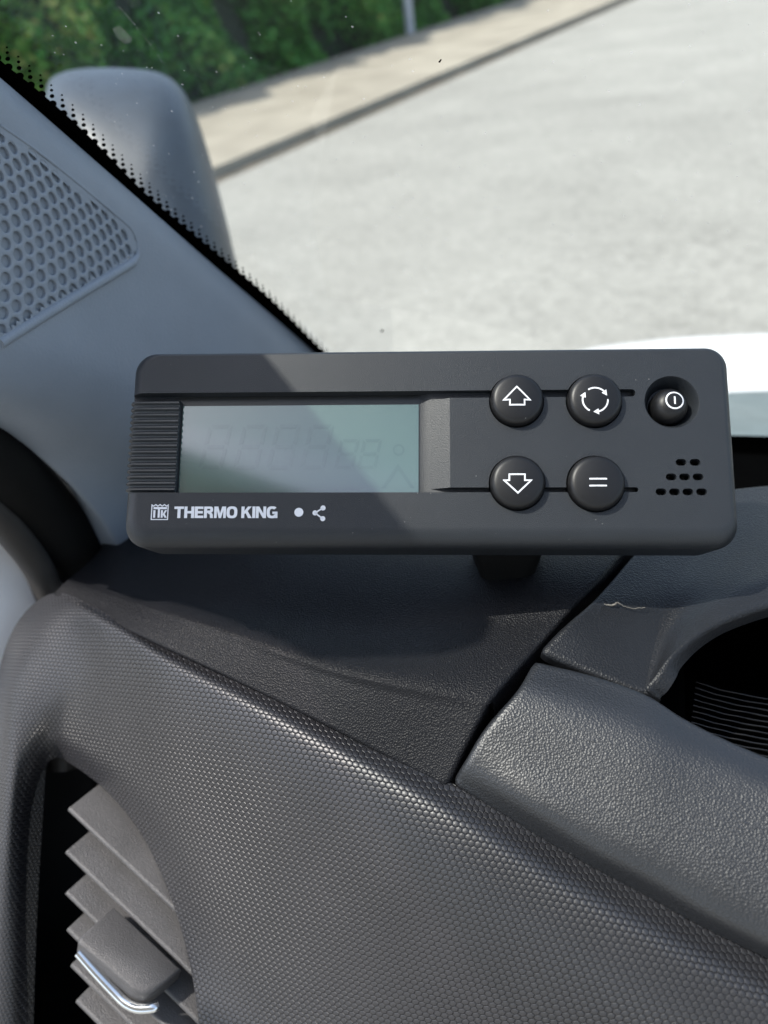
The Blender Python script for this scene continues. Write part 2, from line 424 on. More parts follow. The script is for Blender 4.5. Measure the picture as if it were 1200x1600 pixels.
_d = np.array(_d, float)
def _basis(i, j): return np.stack([np.ones_like(i), i, j, i*i, i*j, j*j], -1)
LCO = np.linalg.lstsq(_basis(_d[:, 0], _d[:, 1]), _d[:, 2:]/4.209+np.array([0, 180]), rcond=None)[0]
def lat(i, j):           # hole lattice index -> point on the trim plane
    q = _basis(np.array(float(i)), np.array(float(j)))@LCO; return tp(*q)
def hexoff(r, th):       # regular hexagonal lattice offset -> lattice index offset
    x, y = r*math.cos(th), r*math.sin(th); j = y/(math.sqrt(3)/2); return x-.5*j, j
def grille():
    bm = bmesh.new(); h0 = .0002; NS = 24; cache = {}
    def vert(ij, z):
        k = (round(ij[0]*1e4), round(ij[1]*1e4), round(z*1e6))
        if k not in cache:
            x, y = lat(*ij); cache[k] = bm.verts.new(TO+ta*x+tb*y+TN*z-trim_base)
        return cache[k]
    for j in range(-12, 30):
        for i in range(-14, 16):
            c = lat(i, j)
            if not inside(c, poly): continue
            dd = pdist(c, poly); rr = 1/math.sqrt(3)
            ring0 = []
            for a in range(NS):
                th = 2*math.pi*a/NS+R(30); k = (th-R(30)) % R(60); rad = rr*math.cos(R(30))/math.cos(k-R(30))
                o = hexoff(rad, th); ring0.append(vert((i+o[0], j+o[1]), h0))
            if dd < .0016 or j < 0 or i > 12:
                f = []
                for v_ in ring0:
                    if v_ not in f: f.append(v_)
                try: bm.faces.new(f)
                except ValueError: pass
                continue
            rings = [ring0]
            for (f, z) in ((1.12, h0), (1.03, h0-.00010), (.97, h0-.0005), (.95, h0-.0012)):
                ring = []
                for a in range(NS):
                    o = hexoff(.365*f, 2*math.pi*a/NS+R(30)); ring.append(vert((i+o[0], j+o[1]), z))
                rings.append(ring)
            for q in range(len(rings)-1):
                for a in range(NS):
                    b = (a+1) % NS; f4 = []
                    for vv in (rings[q][a], rings[q][b], rings[q+1][b], rings[q+1][a]):
                        if vv not in f4: f4.append(vv)
                    if len(f4) > 2:
                        try: bm.faces.new(f4)
                        except ValueError: pass
            try: bm.faces.new(rings[-1])
            except ValueError: pass
    return bm_mesh(bm, 'grille')
# the trim panel is cut away under the grille
bmv = bmesh.new(); bmv.from_mesh(to.data); kill = []
for f in bmv.faces:
    w_ = np.array(f.calc_center_median())+trim_base-TO
    q_ = np.array([w_.dot(ta), w_.dot(tb)])
    if abs(w_.dot(TN)) < .004 and inside(q_, poly) and pdist(q_, poly) > .0022: kill.append(f)
bmesh.ops.delete(bmv, geom=kill, context='FACES'); bmv.to_mesh(to.data); bmv.free()
go = link('speaker_grille', grille(), M['trim'], trim, 40)
# raised rim round the grille
def ring_path(k=1.0, lift=0):
    c = poly.mean(0); pp = cr(np.vstack([poly[1:-1]]), 90); return [TO+ta*p[0]+tb*p[1]+TN*lift for p in pp]
_rp = ring_path(lift=.0001); _t = np.linspace(0, 1, len(_rp)); vs, fs = tube(_rp, np.interp(_t, [0, .5, .62, .72, 1], [.0005, .0005, .0010, .0017, .0017]), 12, .8)
link('grille_rim', mesh('rim', rel(vs, trim_base), fs), M['trim'], trim, 60)

# windscreen plane: the pillar edge plus the line of the dashboard's far edge
WA, WB = P(*T(0, 124, .012)), P(*T(470, 535, .012))
WC = P(1250, 700, .44)
WN = np.cross(WB-WA, WC-WA); WN /= np.linalg.norm(WN)
if WN.dot(CAMPOS-WA) < 0: WN = -WN
we = (WB-WA)/np.linalg.norm(WB-WA); wr = np.cross(we, WN)      # along the pillar, across the glass
if wr.dot(WC-WA) < 0: wr = -wr
wbase = WB.copy()
ws = empty('windscreen', wbase); tag(ws, 'clear dusty windscreen glass with black dotted border along the pillar', 'windscreen')
def wp(px, py):
    q = on_plane(px, py, WA, WN)-WA; return np.array([q.dot(we), q.dot(wr)])
def w3(a, b, z=0): return WA+we*a+wr*b+WN*z
Lw = np.linalg.norm(WB-WA)
def prism(pts, z0, z1, f):
    n = len(pts); vs = [f(x, y, z0) for x, y in pts]+[f(x, y, z1) for x, y in pts]
    fs = [tuple(range(n))[::-1], tuple(range(n, 2*n))]+[(i, (i+1) % n, n+(i+1) % n, n+i) for i in range(n)]
    return vs, fs
b1 = wp(1250, 700)
xin = np.array([we[0], wr[0]])*1.0      # the van's crosswise direction within the glass
glass_pts = [(-.5, -.03), (Lw+.08, -.03), (b1[0], b1[1]), (b1[0]+xin[0], b1[1]+xin[1]), (-.5, b1[1]+xin[1])]
vs, fs = prism(glass_pts, -.005, 0, w3)
bm = bmesh.new(); bm.from_mesh(mesh('g', rel(vs, wbase), fs)); link('glass_pane', bm_mesh(bm, 'glass'), M['glass'], ws, None)
# frit: black band + dots printed on the inner face
bm = bmesh.new()
def poly_face(pts, z=.0003):
    f = [bm.verts.new(w3(x, y, z)-wbase) for x, y in pts]; bm.faces.new(f)
lo = [wp(x, y) for x, y in ((-130, -22), (0, 92), (61, 141), (140, 212), (233, 306), (327, 385), (420, 464), (495, 538), (525, 566))]
edge_hi = lo
edge_lo = [wp(x, y) for x, y in ((-130, 60), (0, 150), (50, 195), (120, 255), (210, 335), (300, 412), (395, 495), (475, 560), (505, 590))]
eh = cr(np.array(edge_hi), 80); el = cr(np.array(edge_lo), 80)
for i in range(79): poly_face([eh[i], eh[i+1], el[i+1], el[i]])
# dots: columns of dots shrinking away from the band
ex_ = np.array([-130, 0, 61, 140, 233, 327, 420, 495, 525.]); ey_ = np.array([-22, 92, 141, 212, 306, 385, 464, 538, 566.])
xk = -40.0
while xk < 520:
    sc_ = float(np.interp(xk, [0, 100, 250, 400, 500], [1.08, 1.0, .80, .62, .5])); ye = float(np.interp(xk, ex_, ey_))
    for (off, r_) in ((.5, 6.4), (-12.5, 3.7), (-22.5, 2.6), (-31, 1.7))[:4 if xk < 260 else 3]:
        c = (xk+off*.05, ye+off*sc_)
        poly_face([wp(c[0]+r_*sc_*math.cos(a), c[1]+r_*sc_*.86*math.sin(a)) for a in np.linspace(0, 2*math.pi, 15)[:-1]], .0003+.00002*abs(off))
    xk += 16.5*sc_
link('dotted_border', bm_mesh(bm, 'frit'), M['frit'], ws, None)
bm = bmesh.new(); poly_face([wp(*p) for p in ((760, 670), (1080, 677), (1140, 679), (1250, 682))]+[wp(1250, 682)+xin, wp(1250, 712)+xin]+[wp(*p) for p in ((1250, 800), (760, 800))])
link('lower_border', bm_mesh(bm, 'frit'), M['frit'], ws, None)

# unseen pillar stub, shaped to shade the controller's left; then the unseen cabin roof
_q1, _q2 = dev(415, 555), dev(640, 830)
_l = (dx*(_q2[0]-_q1[0])+dy*(_q2[1]-_q1[1])) @ A.T; _l /= np.linalg.norm(_l)
SN = np.cross(SUN, _l); SN /= np.linalg.norm(SN)
SQ0 = W(DO+dx*_q1[0]+dy*_q1[1])
if SN.dot(TO-SQ0) < 0: SN = -SN                       # towards the shaded side
pu = -we-SN*(-we).dot(SN); pu /= np.linalg.norm(pu)
p0 = WA-SN*SN.dot(WA-SQ0)
pw = np.cross(pu, SUN); pw /= np.linalg.norm(pw)
if pw.dot(SN) < 0: pw = -pw
pt_ = np.cross(pu, pw); pt_ = pt_ if pt_.dot(SUN) > 0 else -pt_
bmv = bmesh.new(); rings = []
for k in np.linspace(STUB0, STUB1, 14):
    STUBW = float(np.interp(k, [.01, .065, .15, .27], [.115, .115, .088, .044]))
    prof = [(0, 0), (.006, .012), (.016, .018), (STUBW*.7, .018), (STUBW, .005), (STUBW, -.01), (.016, -.012), (.006, -.008)]
    rings.append([bmv.verts.new(p0+pu*(k-max(0, x-.004)*.75*k/STUB1)+pw*x+pt_*y-trim_base) for x, y in prof])
for a in range(len(rings)-1):
    n = 8
    for i in range(n): bmv.faces.new((rings[a][i], rings[a][(i+1) % n], rings[a+1][(i+1) % n], rings[a+1][i]))
bmv.faces.new(rings[0]); bmv.faces.new(rings[-1])
link('pillar_shade_stub', bm_mesh(bmv, 'pillar'), M['trim'], trim, 50)
def slabbox(name, x0, x1, y0, y1, z0, z1, mat, label, cat):
    b = np.array([(x0+x1)/2, (y0+y1)/2, z0]); bmv = bmesh.new()
    vs = [bmv.verts.new(np.array(p)-b) for p in ((x0, y0, z0), (x1, y0, z0), (x1, y1, z0), (x0, y1, z0), (x0, y0, z1), (x1, y0, z1), (x1, y1, z1), (x0, y1, z1))]
    for f in ((0, 1, 2, 3), (4, 5, 6, 7), (0, 1, 5, 4), (1, 2, 6, 5), (2, 3, 7, 6), (3, 0, 4, 7)): bmv.faces.new([vs[i] for i in f])
    bmesh.ops.bevel(bmv, geom=bmv.edges[:], offset=.012, segments=3, affect='EDGES')
    o = link(name, bm_mesh(bmv, name), mat, None, 40); o.location = b; return tag(o, label, cat)
slabbox('roof_lining', -.42, 1.35, -1.6, -.21, 1.99, 2.05, M['headliner'], 'pale fabric roof lining over the cabin above the windscreen', 'roof lining')

t = NT('glass_smear'); t.set(Base_Color=(.8, .8, .78), Roughness=.6, Alpha=.16); M['smear'] = t.m
def on_glass(polys, name, mat, z=.0006):
    bmv = bmesh.new()
    for p in polys: bmv.faces.new([bmv.verts.new(w3(*wp(x, y), z)-wbase) for x, y in p])
    return link(name, bm_mesh(bmv, name), mat, ws, None)
rs = random.Random(3); sp = []
pts = cr(np.array([(186, 6), (200, 22), (222, 50), (240, 72), (258, 100), (272, 122), (290, 158), (306, 190), (318, 225)]), 60)
for i in range(59):
    if rs.random() < .8:
        w0 = rs.uniform(.3, 1.0)*(1.4 if i < 30 else .8); a, b = pts[i], pts[i+1]; a = a+np.array([rs.uniform(-.8, .8), 0])
        sp.append([(a[0]-w0, a[1]), (b[0]-w0*.8, b[1]), (b[0]+w0*.8, b[1]), (a[0]+w0, a[1])])
on_glass(sp, 'scratch', M['smear'])
on_glass([[(176, 42), (186, 36), (196, 44), (207, 56), (206, 62), (196, 65), (186, 58)]], 'water_mark', M['smear'], .0007)
on_glass([[(685, 94), (689, 89), (691, 90), (688, 95)]], 'grit', M['frit']); on_glass([[(594, 515), (598, 513), (601, 516), (597, 517)]], 'grit', M['frit'])
# door: grey seal and light trim at the far left
dbase = P(40, 900, .36)
door = empty('door_trim', dbase); tag(door, 'pale grey door trim panel at the left behind the dashboard end', 'door trim')
g = net([[(-200, 640, .29), (-60, 735, .30), (20, 800, .31), (70, 870, .32), (92, 950, .325), (60, 1080, .33), (14, 1400, .33), (22, 1750, .33)],
         [(-230, 800, .275), (-130, 850, .285), (-60, 890, .295), (-20, 940, .305), (-10, 1000, .31), (-20, 1150, .315), (-40, 1500, .315), (-40, 1750, .315)],
         [(-300, 900, .265), (-250, 950, .275), (-200, 980, .285), (-150, 1000, .295), (-120, 1040, .30), (-100, 1150, .305), (-90, 1500, .305), (-90, 1750, .305)]], 80, 30)
link('door_panel', shell(g, dbase, .004, .01), M['door'], door, 60)
sbase = P(60, 780, .36)
seal = empty('door_seal', sbase); tag(seal, 'black rubber door seal curving between the pillar trim and the door', 'door seal')
vs, fs = tube(cr(np.array([P(-140, 610, .245), P(-20, 716, .275), P(50, 782, .305), P(108, 850, .33), P(155, 940, .345), P(185, 1060, .35), P(200, 1250, .35)]), 50), .0142, 20)
link('outer_bead', mesh('bead', rel(vs, sbase), fs), M['seal'], seal, 80)
vs, fs = tube(cr(np.array([P(-140, 690, .245), P(-40, 775, .27), P(25, 840, .295), P(68, 905, .315), P(92, 1000, .325), P(100, 1200, .325)]), 50), .0058, 16)
link('inner_lip', mesh('lip', rel(vs, sbase), fs), M['seal2'], seal, 80)
g = net([[(-260, 560, .33), (0, 640, .36), (180, 740, .40), (320, 860, .42)], [(-260, 800, .36), (0, 900, .38), (180, 980, .40), (320, 1050, .42)], [(-260, 1100, .38), (0, 1150, .40), (180, 1200, .42), (320, 1260, .43)]], 40, 30)
link('seal_channel', shell(g, sbase, .002, .01), M['seal'], seal, 60)

# door mirror outside
mb = P(300, 420, .7)
mir = empty('door_mirror', mb); tag(mir, 'dark rounded door mirror housing outside the windscreen', 'door mirror')
def mirror_mesh():
    # outline of the housing in the picture, given real thickness: front shell bulging forward, flat glass side behind
    out = [(70, 150), (80, 122), (120, 108), (190, 106), (250, 114), (285, 140), (308, 185), (326, 240), (345, 310), (362, 380), (372, 440), (360, 520), (250, 560), (130, 520), (80, 400), (62, 270)]
    pts = np.array([[*p] for p in out], float); pts = np.vstack([pts, pts[:1]])
    o = cr(pts, 97)[:-1]; c = np.array([215., 320.])
    bmv = bmesh.new(); rings = []
    prof = [(.90, .06), (.97, .03), (1.0, 0.0), (.985, -.03), (.93, -.055), (.80, -.075), (.6, -.09), (.35, -.098), (.1, -.10)]
    back = [(.2, .062), (.6, .062), (.84, .062)]
    for f, zz in [(.0, .06)]: pass
    for f, zz in back[:0]+prof[::-1]:
        rings.append([bmv.verts.new(P(*(c+(p-c)*f), .70+zz)-mb) for p in o])
    for a in range(len(rings)-1):
        n = len(o)
        for i in range(n): bmv.faces.new((rings[a][i], rings[a][(i+1) % n], rings[a+1][(i+1) % n], rings[a+1][i]))
    bmv.faces.new(rings[0]); bmv.faces.new(rings[-1])
    return bm_mesh(bmv, 'housing')
link('housing', mirror_mesh(), M['mirror_body'], mir, 70)

# bonnet and cowl
bb = P(1180, 580, .9)
bon = empty('bonnet', bb); tag(bon, 'bright white van bonnet beyond the windscreen at the right', 'bonnet')
g = net([[(700, 640, 1.45), (880, 556, 1.40), (1010, 533, 1.35), (1130, 524, 1.30), (1350, 516, 1.25)],
         [(720, 665, 1.10), (900, 590, 1.08), (1030, 575, 1.06), (1150, 570, 1.04), (1350, 566, 1.0)],
         [(760, 690, .86), (930, 640, .86), (1060, 626, .86), (1170, 618, .86), (1350, 612, .86)]], 50, 30)
link('bonnet_panel', shell(ext(g, 1.0), bb, .01, .06), M['paint'], bon, 60)
cb = P(1180, 660, .7)
g = net([[(760, 640, .80), (1000, 622, .80), (1160, 612, .80), (1350, 606, .80)], [(760, 700, .66), (1000, 690, .66), (1160, 684, .66), (1350, 680, .66)], [(760, 760, .60), (1000, 760, .60), (1160, 760, .60), (1350, 760, .60)]], 40, 20)
cw = link('windscreen_cowl', shell(ext(g, 1.0), cb, .004, .03), M['cowl'], None, 60); cw.location = cb; tag(cw, 'grey green cowl strip between the white bonnet and the dashboard', 'cowl')

# ------------------------------------------------------------------ dashboard
DB = P(600, 1300, .26)
dash = empty('dashboard', DB); tag(dash, 'black grained dashboard with honeycomb textured fascia and an air vent', 'dashboard')
g = net([[(150, 826, .345), (400, 770, .315), (700, 760, .29), (1032, 760, .27)],
         [(160, 852, .325), (400, 868, .268), (700, 880, .238), (957, 872, .226)],
         [(138, 880, .306), (345, 940, .248), (600, 985, .222), (864, 976, .212)],
         [(112, 902, .2945), (310, 966, .238), (545, 1040, .2085), (772, 1078, .1975)],
         [(101, 911, .291), (290, 980, .2375), (520, 1064, .2085), (745, 1120, .1955)],
         [(86, 926, .289), (248, 1004, .240), (468, 1108, .211), (693, 1222, .1945)]], 140, 100)
link('top_cover', shell(g, DB, .0013, .02), M['leather'], dash, 60)
g = net([[(1090, 770, .262), (1110, 769, .262), (1130, 768, .262), (1145, 766, .262), (1160, 764, .262), (1180, 762, .262), (1220, 758, .262), (1270, 750, .262), (1320, 742, .262)],
         [(1010, 852, .233), (1055, 853, .234), (1092, 852, .235), (1110, 850, .235), (1125, 847, .2355), (1155, 840, .236), (1195, 830, .237), (1250, 815, .239), (1320, 800, .24)],
         [(942, 930, .2145), (990, 930, .215), (1040, 926, .2165), (1058, 922, .217), (1075, 916, .2175), (1108, 906, .218), (1155, 889, .219), (1215, 872, .221), (1300, 850, .222)],
         [(896, 976, .2065), (952, 990, .2065), (1014, 1002, .2065), (1030, 998, .207), (1045, 988, .2075), (1076, 962, .2085), (1127, 931, .210), (1190, 908, .211), (1285, 885, .2125)],
         [(857, 1016, .2030), (925, 1044, .2000), (998, 1073, .1970), (1010, 1072, .1970), (1019, 1062, .1975), (1050, 1022, .199), (1107, 978, .2025), (1175, 950, .2045), (1275, 922, .2065)]], 150, 90)
link('hood_upper_cover', shell(ext(g), DB, .0016, .0045), M['leather3'], dash, 60)
g = net([[(842, 1040, .2005), (930, 1062, .1975), (1012, 1092, .1935), (1070, 1128, .1895), (1150, 1168, .1845), (1290, 1228, .1765)],
         [(815, 1085, .1945), (905, 1115, .1905), (1010, 1155, .1855), (1080, 1190, .182), (1160, 1225, .178), (1290, 1290, .1705)],
         [(766, 1145, .1918), (865, 1205, .1860), (980, 1270, .1795), (1070, 1315, .175), (1160, 1360, .1705), (1290, 1430, .164)],
         [(735, 1195, .1912), (830, 1255, .1845), (935, 1322, .179), (1030, 1372, .1745), (1130, 1430, .1695), (1290, 1510, .162)],
         [(718, 1226, .1935), (815, 1288, .1885), (910, 1345, .184), (1005, 1395, .1795), (1105, 1450, .1745), (1290, 1540, .1665)]], 120, 90)
link('hood_lower_cover', shell(ext(g), DB, .0018, .02), M['leather2'], dash, 60)

g = net([[(560, 880, .262), (800, 880, .250), (1060, 860, .250)], [(560, 1040, .240), (800, 1040, .225), (1060, 1010, .225)], [(560, 1160, .225), (760, 1180, .212), (1060, 1160, .205)], [(560, 1300, .225), (760, 1320, .210), (1060, 1320, .20)]], 30, 30)
link('dash_core', shell(g, DB, .002, .01), M['cave'], dash, 60)
g = net([[(440, 600, .405), (760, 690, .425), (1080, 705, .435), (1250, 712, .435)], [(420, 700, .36), (740, 735, .36), (1080, 740, .36), (1250, 742, .36)], [(400, 788, .325), (700, 780, .30), (1052, 782, .278), (1260, 772, .270)]], 50, 20)
link('defroster_panel', shell(ext(g), DB, .002, .01), M['cave'], dash, 60)
# honeycomb fascia wraps round the air vent
U = [(-40, 1720, .29), (-30, 1450, .292), (-12, 1180, .296), (-4, 1060, .297), (28, 972, .296), (85, 927, .290), (150, 950, .2685), (246, 1007, .2425), (400, 1080, .2195), (560, 1156, .205), (715, 1233, .1938), (900, 1340, .1850), (1080, 1438, .1765), (1280, 1545, .1680)]
U1 = [(-34, 1720, .28), (-20, 1450, .28), (2, 1190, .281), (18, 1080, .280), (60, 1000, .278), (112, 966, .272), (170, 985, .2545), (262, 1043, .2325), (405, 1120, .212), (545, 1200, .199), (690, 1285, .188), (860, 1395, .179), (1040, 1500, .171), (1260, 1620, .163)]
U2 = [(-12, 1720, .275), (0, 1450, .276), (18, 1230, .276), (40, 1140, .276), (85, 1082, .272), (130, 1065, .265), (190, 1090, .2495), (275, 1150, .231), (400, 1230, .213), (520, 1310, .2015), (650, 1405, .1905), (800, 1520, .1815), (980, 1640, .173), (1200, 1750, .1655)]
U3 = [(18, 1720, .276), (22, 1450, .278), (32, 1270, .280), (52, 1190, .281), (80, 1150, .279), (112, 1150, .274), (175, 1190, .260), (250, 1260, .244), (330, 1370, .231), (400, 1470, .222), (470, 1570, .214), (560, 1680, .206), (720, 1790, .198), (900, 1900, .192)]
U4 = [(46, 1720, .282), (40, 1450, .284), (46, 1290, .287), (62, 1215, .289), (84, 1184, .288), (112, 1194, .284), (165, 1235, .274), (222, 1305, .262), (268, 1405, .251), (296, 1500, .243), (312, 1600, .236), (322, 1720, .230), (330, 1850, .225), (340, 1950, .22)]
U2 = [(x, y, d+np.interp(x, [150, 300, 900], [0, .002, .002])) for x, y, d in U2]
U3 = [(x, y, d+np.interp(x, [120, 280, 900], [0, .006, .010])) for x, y, d in U3]
U4 = [(x, y, d+np.interp(x, [110, 230, 300], [0, .004, .006])) for x, y, d in U4]
g = net([U, U1, U2, U3, U4], 260, 120)
hn = np.array([0, -.80, .60]); hu = W(np.array([math.cos(R(-7)), math.sin(R(-7)), 0]))-CAMPOS
fn = W(np.array([.20, .25, .95]))-CAMPOS; hu -= fn*hu.dot(fn)/fn.dot(fn); hu /= np.linalg.norm(hu); hv = np.cross(fn, hu); hv /= np.linalg.norm(hv)
link('honeycomb_fascia', shell(ext(g), DB, .0012, .02, (hu, hv)), M['hex'], dash, 60)

# air vent inside the fascia
vent_loc = P(200, 1450, .30)
vent = bpy.data.objects.new('air_vent', bpy.data.meshes.new('vent_box'))
def vent_box():
    o = [(10, 1760), (18, 1450), (28, 1290), (48, 1195), (85, 1160), (125, 1180), (190, 1240), (245, 1320), (290, 1420), (320, 1520), (345, 1640), (350, 1760)]
    bmv = bmesh.new(); rings = []
    for (f, z) in ((1.03, .29), (1.0, .32), (.96, .40)):
        rings.append([bmv.verts.new(P(180+(x-180)*f, 1450+(y-1450)*f, z)-DB) for x, y in o])
    n = len(o)
    for a in range(2):
        for i in range(n): bmv.faces.new((rings[a][i], rings[a][(i+1) % n], rings[a+1][(i+1) % n], rings[a+1][i]))
    bmv.faces.new(rings[-1]); return bm_mesh(bmv, 'vent_box')
vent = link('air_vent', vent_box(), M['ventbox'], dash, 40)
bdir = W(np.array([.52, .36, -.78]))-CAMPOS
def slat(a, b, depth=.045, th=.0021, nose=.0008):
    """blade with its front edge from a to b (world), running back along bdir"""
    a, b = np.asarray(a), np.asarray(b); e = (b-a)/np.linalg.norm(b-a); d = bdir-e*bdir.dot(e)*.0; n = np.cross(e, d); n /= np.linalg.norm(n)
    if n.dot(CAMPOS-a) < 0: n = -n
    prof = [(th*.5*(1-math.sin(R(a))), -th*.5*math.cos(R(a))) for a in (0, 25, 50, 75, 90, 105, 130, 155, 180)]+[(depth, th*.5), (depth, -th*.5)]
    A_ = [a+d*x+n*y for x, y in prof]; B_ = [b+d*x+n*y for x, y in prof]; k = len(prof)
    vs = A_+B_; fs = [(i, (i+1) % k, k+(i+1) % k, k+i) for i in range(k)]+[tuple(range(k)), tuple(range(k, 2*k))]
    bmv = bmesh.new(); bmv.from_mesh(mesh('s', rel(vs, DB), fs)); return bm_mesh(bmv, 'slat')
for (a, b) in (((106, 1266, .272), (330, 1478, .252)), ((102, 1333, .270), (345, 1568, .248)), ((102, 1397, .268), (350, 1640, .246)), ((104, 1454, .266), (350, 1700, .244)), ((110, 1510, .264), (350, 1750, .242)), ((118, 1566, .262), (350, 1800, .240))):
    link('slat', slat(P(*a), P(*b)), M['slat'], vent, 40)
# adjusting tab with a chrome edge
def slab(px, z0, z1, f, r=.0):
    return prism(px, z0, z1, f)
tn = np.cross(P(300, 1525, .25)-P(103, 1332, .27), bdir); tn /= np.linalg.norm(tn)
if tn.dot(CAMPOS-P(200, 1480, .255)) < 0: tn = -tn
tbo = P(190, 1500, .250)
tpl = [(177, 1418), (283, 1516), (262, 1534), (240, 1552), (224, 1556), (205, 1546), (160, 1508), (130, 1482), (122, 1474), (124, 1466)]
def tab_mesh(pts, z0, z1, bev):
    vs, fs = [], []
    q = [on_plane(x, y, tbo, tn)-DB for x, y in pts]; n = len(q); c = sum(q)/n
    levels = [(z0, 0), (z1-bev, 0), (z1-bev*.3, bev*.3), (z1, bev)]
    for z, ins in levels:
        for p in q: d = c-p; vs.append(p+tn*z+d/np.linalg.norm(d)*ins)
    for a in range(len(levels)-1): fs += [(a*n+i, a*n+(i+1) % n, (a+1)*n+(i+1) % n, (a+1)*n+i) for i in range(n)]
    fs += [tuple(range(n))[::-1], tuple(range((len(levels)-1)*n, len(levels)*n))]
    bmv = bmesh.new(); bmv.from_mesh(mesh('t', vs, fs)); return bm_mesh(bmv, 'tab')
link('adjuster_tab', tab_mesh(tpl, -.006, .001, .0012), M['slat'], vent, 50)
ch = [P(123, 1488, .2515), P(150, 1519, .2495), P(180, 1551, .2475), P(197, 1567, .246), P(216, 1575, .245), P(238, 1574, .245), P(246, 1571, .246)]
vs, fs = tube(cr(np.array(ch), 40), .0016, 12, .8)
link('chrome_edge', mesh('chrome', rel(vs, DB), fs), M['chrome'], vent, 80)

# instrument binnacle: dark cave with a ridged clear cover
g = net([[(930, 900, .30), (1100, 880, .31), (1350, 820, .32)], [(950, 1010, .27), (1120, 1000, .29), (1350, 950, .30)], [(1000, 1110, .235), (1130, 1110, .245), (1350, 1090, .255)], [(1000, 1240, .215), (1150, 1260, .215), (1350, 1300, .215)]], 60, 60)
link('binnacle_recess', shell(ext(g), DB, .002, .02), M['cave'], dash, 60)
bmv = bmesh.new()
for k in range(12):
    y0 = 1066+k*9.0
    pts = cr(np.array([P(1075+ (12-k)*1.0, y0, .236-k*.0012), P(1130, y0+13, .233-k*.0012), P(1180, y0+23, .230-k*.0012), P(1260, y0+36, .226-k*.0012)]), 40)
    pts = pts+np.outer(.00010*np.sin(np.linspace(0, 16+k, 40)+k), UP @ A.T)
    vs, fs = tube(pts, .00038, 8, .8); base = len(bmv.verts)
    V = [bmv.verts.new(v_-DB) for v_ in vs]
    for f in fs: bmv.faces.new([V[i] for i in f])
link('ridged_cover', bm_mesh(bmv, 'ridges'), M['gloss'], dash, 80)
# small scuff on the upper cover
sc = cr(np.array([P(944, 944, .2112), P(956, 946, .2108), P(965, 942, .2106), P(978, 948, .2104), P(992, 951, .2102), P(1008, 949, .2100)]), 30)
vs, fs = tube(sc+rng.normal(0, .00008, (30, 3)), [.00012+.00022*math.sin(math.pi*min(1, i/14))*(i < 15) for i in range(30)], 6)
link('scuff', mesh('scuff', rel(vs, DB), fs), M['scuff'], dash, 80)

# ------------------------------------------------------------------ the display controller
dm = Matrix.Identity(4); wx, wy, wz = A@dx, A@dy, A@dz
for i in range(3): dm[i][0], dm[i][1], dm[i][2] = wx[i], wy[i], wz[i]
dm.translation = Vector(W(DO))
ctl = empty('display_controller', None, dm)
tag(ctl, 'dark grey oblong controller with a blank green display and five round buttons', 'controller')

def rrect(x0, x1, y0, y1, r, n=8):
    pts = []
    for cx_, cy_, a0 in ((x1-r, y1-r, 0), (x0+r, y1-r, 90), (x0+r, y0+r, 180), (x1-r, y0+r, 270)):
        for k in range(n+1):
            a = R(a0+90*k/n); pts.append((cx_+r*math.cos(a), cy_+r*math.sin(a)))
    return pts
X0, X1, Y0, Y1 = -.0808, .0778, -.0249, .0284
def body():
    bmv = bmesh.new(); rings = []; D = .0042
    ins = dict(l=.0042, r=.0026, t=.0016, b=.0052)
    levels = [(-.019, .0), (-.0185, 0)]+[None]
    prof = [(1.0, -.019), (0, -.018), (0, -D*1.0)]
    for k in range(0, 9):
        a = R(90*k/8); prof.append((1-math.cos(a), -D*(1-math.sin(a))))
    prof = prof[1:]
    for f, z in prof:
        pts = rrect(X0+ins['l']*f, X1-ins['r']*f, Y0+ins['b']*f, Y1-ins['t']*f, .0058-.0018*f, 9)
        rings.append([bmv.verts.new((x, y, z)) for x, y in pts])
    n = len(rings[0])
    for a in range(len(rings)-1):
        for i in range(n): bmv.faces.new((rings[a][i], rings[a][(i+1) % n], rings[a+1][(i+1) % n], rings[a+1][i]))
    bmv.faces.new(rings[0][::-1]); bmv.faces.new(rings[-1])
    bmesh.ops.recalc_face_normals(bmv, faces=bmv.faces[:]); return bmv
def prism_bm(bmv, pts, z0, z1):
    a = [bmv.verts.new((x, y, z0)) for x, y in pts]; b = [bmv.verts.new((x, y, z1)) for x, y in pts]; n = len(pts)
    bmv.faces.new(a[::-1]); bmv.faces.new(b)
    for i in range(n): bmv.faces.new((a[i], a[(i+1) % n], b[(i+1) % n], b[i]))
def stadium(x0, x1, y0, y1, n=10):
    r = (y1-y0)/2; c = (y0+y1)/2; pts = []
    for k in range(n+1): a = R(-90+180*k/n); pts.append((x1-r+r*math.cos(a), c+r*math.sin(a)))
    for k in range(n+1): a = R(90+180*k/n); pts.append((x0+r+r*math.cos(a), c+r*math.sin(a)))
    return pts
def circ(c, r, n=40): return [(c[0]+r*math.cos(2*math.pi*k/n), c[1]+r*math.sin(2*math.pi*k/n)) for k in range(n)]
def mm(px): return px*.2/F
NT_Y, NB_Y = dev(450, 612.5)[1], dev(450, 769.5)[1]      # notch top and bottom
GZ = -.0036                                             # display floor
BT = [dev(807, 627), dev(928, 627), dev(808, 755), dev(930.5, 756)]; BR = [mm(41), mm(41.5), mm(41.5), mm(42.5)]
PW = dev(1050, 628)
def cutter_obj(bmv):
    bmesh.ops.recalc_face_normals(bmv, faces=bmv.faces[:]); me = bpy.data.meshes.new('cut'); bmv.to_mesh(me); bmv.free()
    o = bpy.data.objects.new('cut', me); COL.objects.link(o); return o
cuts = []
b_ = bmesh.new()                                        # notch with a sloping right end
xr0, xr1 = dev(655, 700, GZ)[0], dev(703, 700)[0]
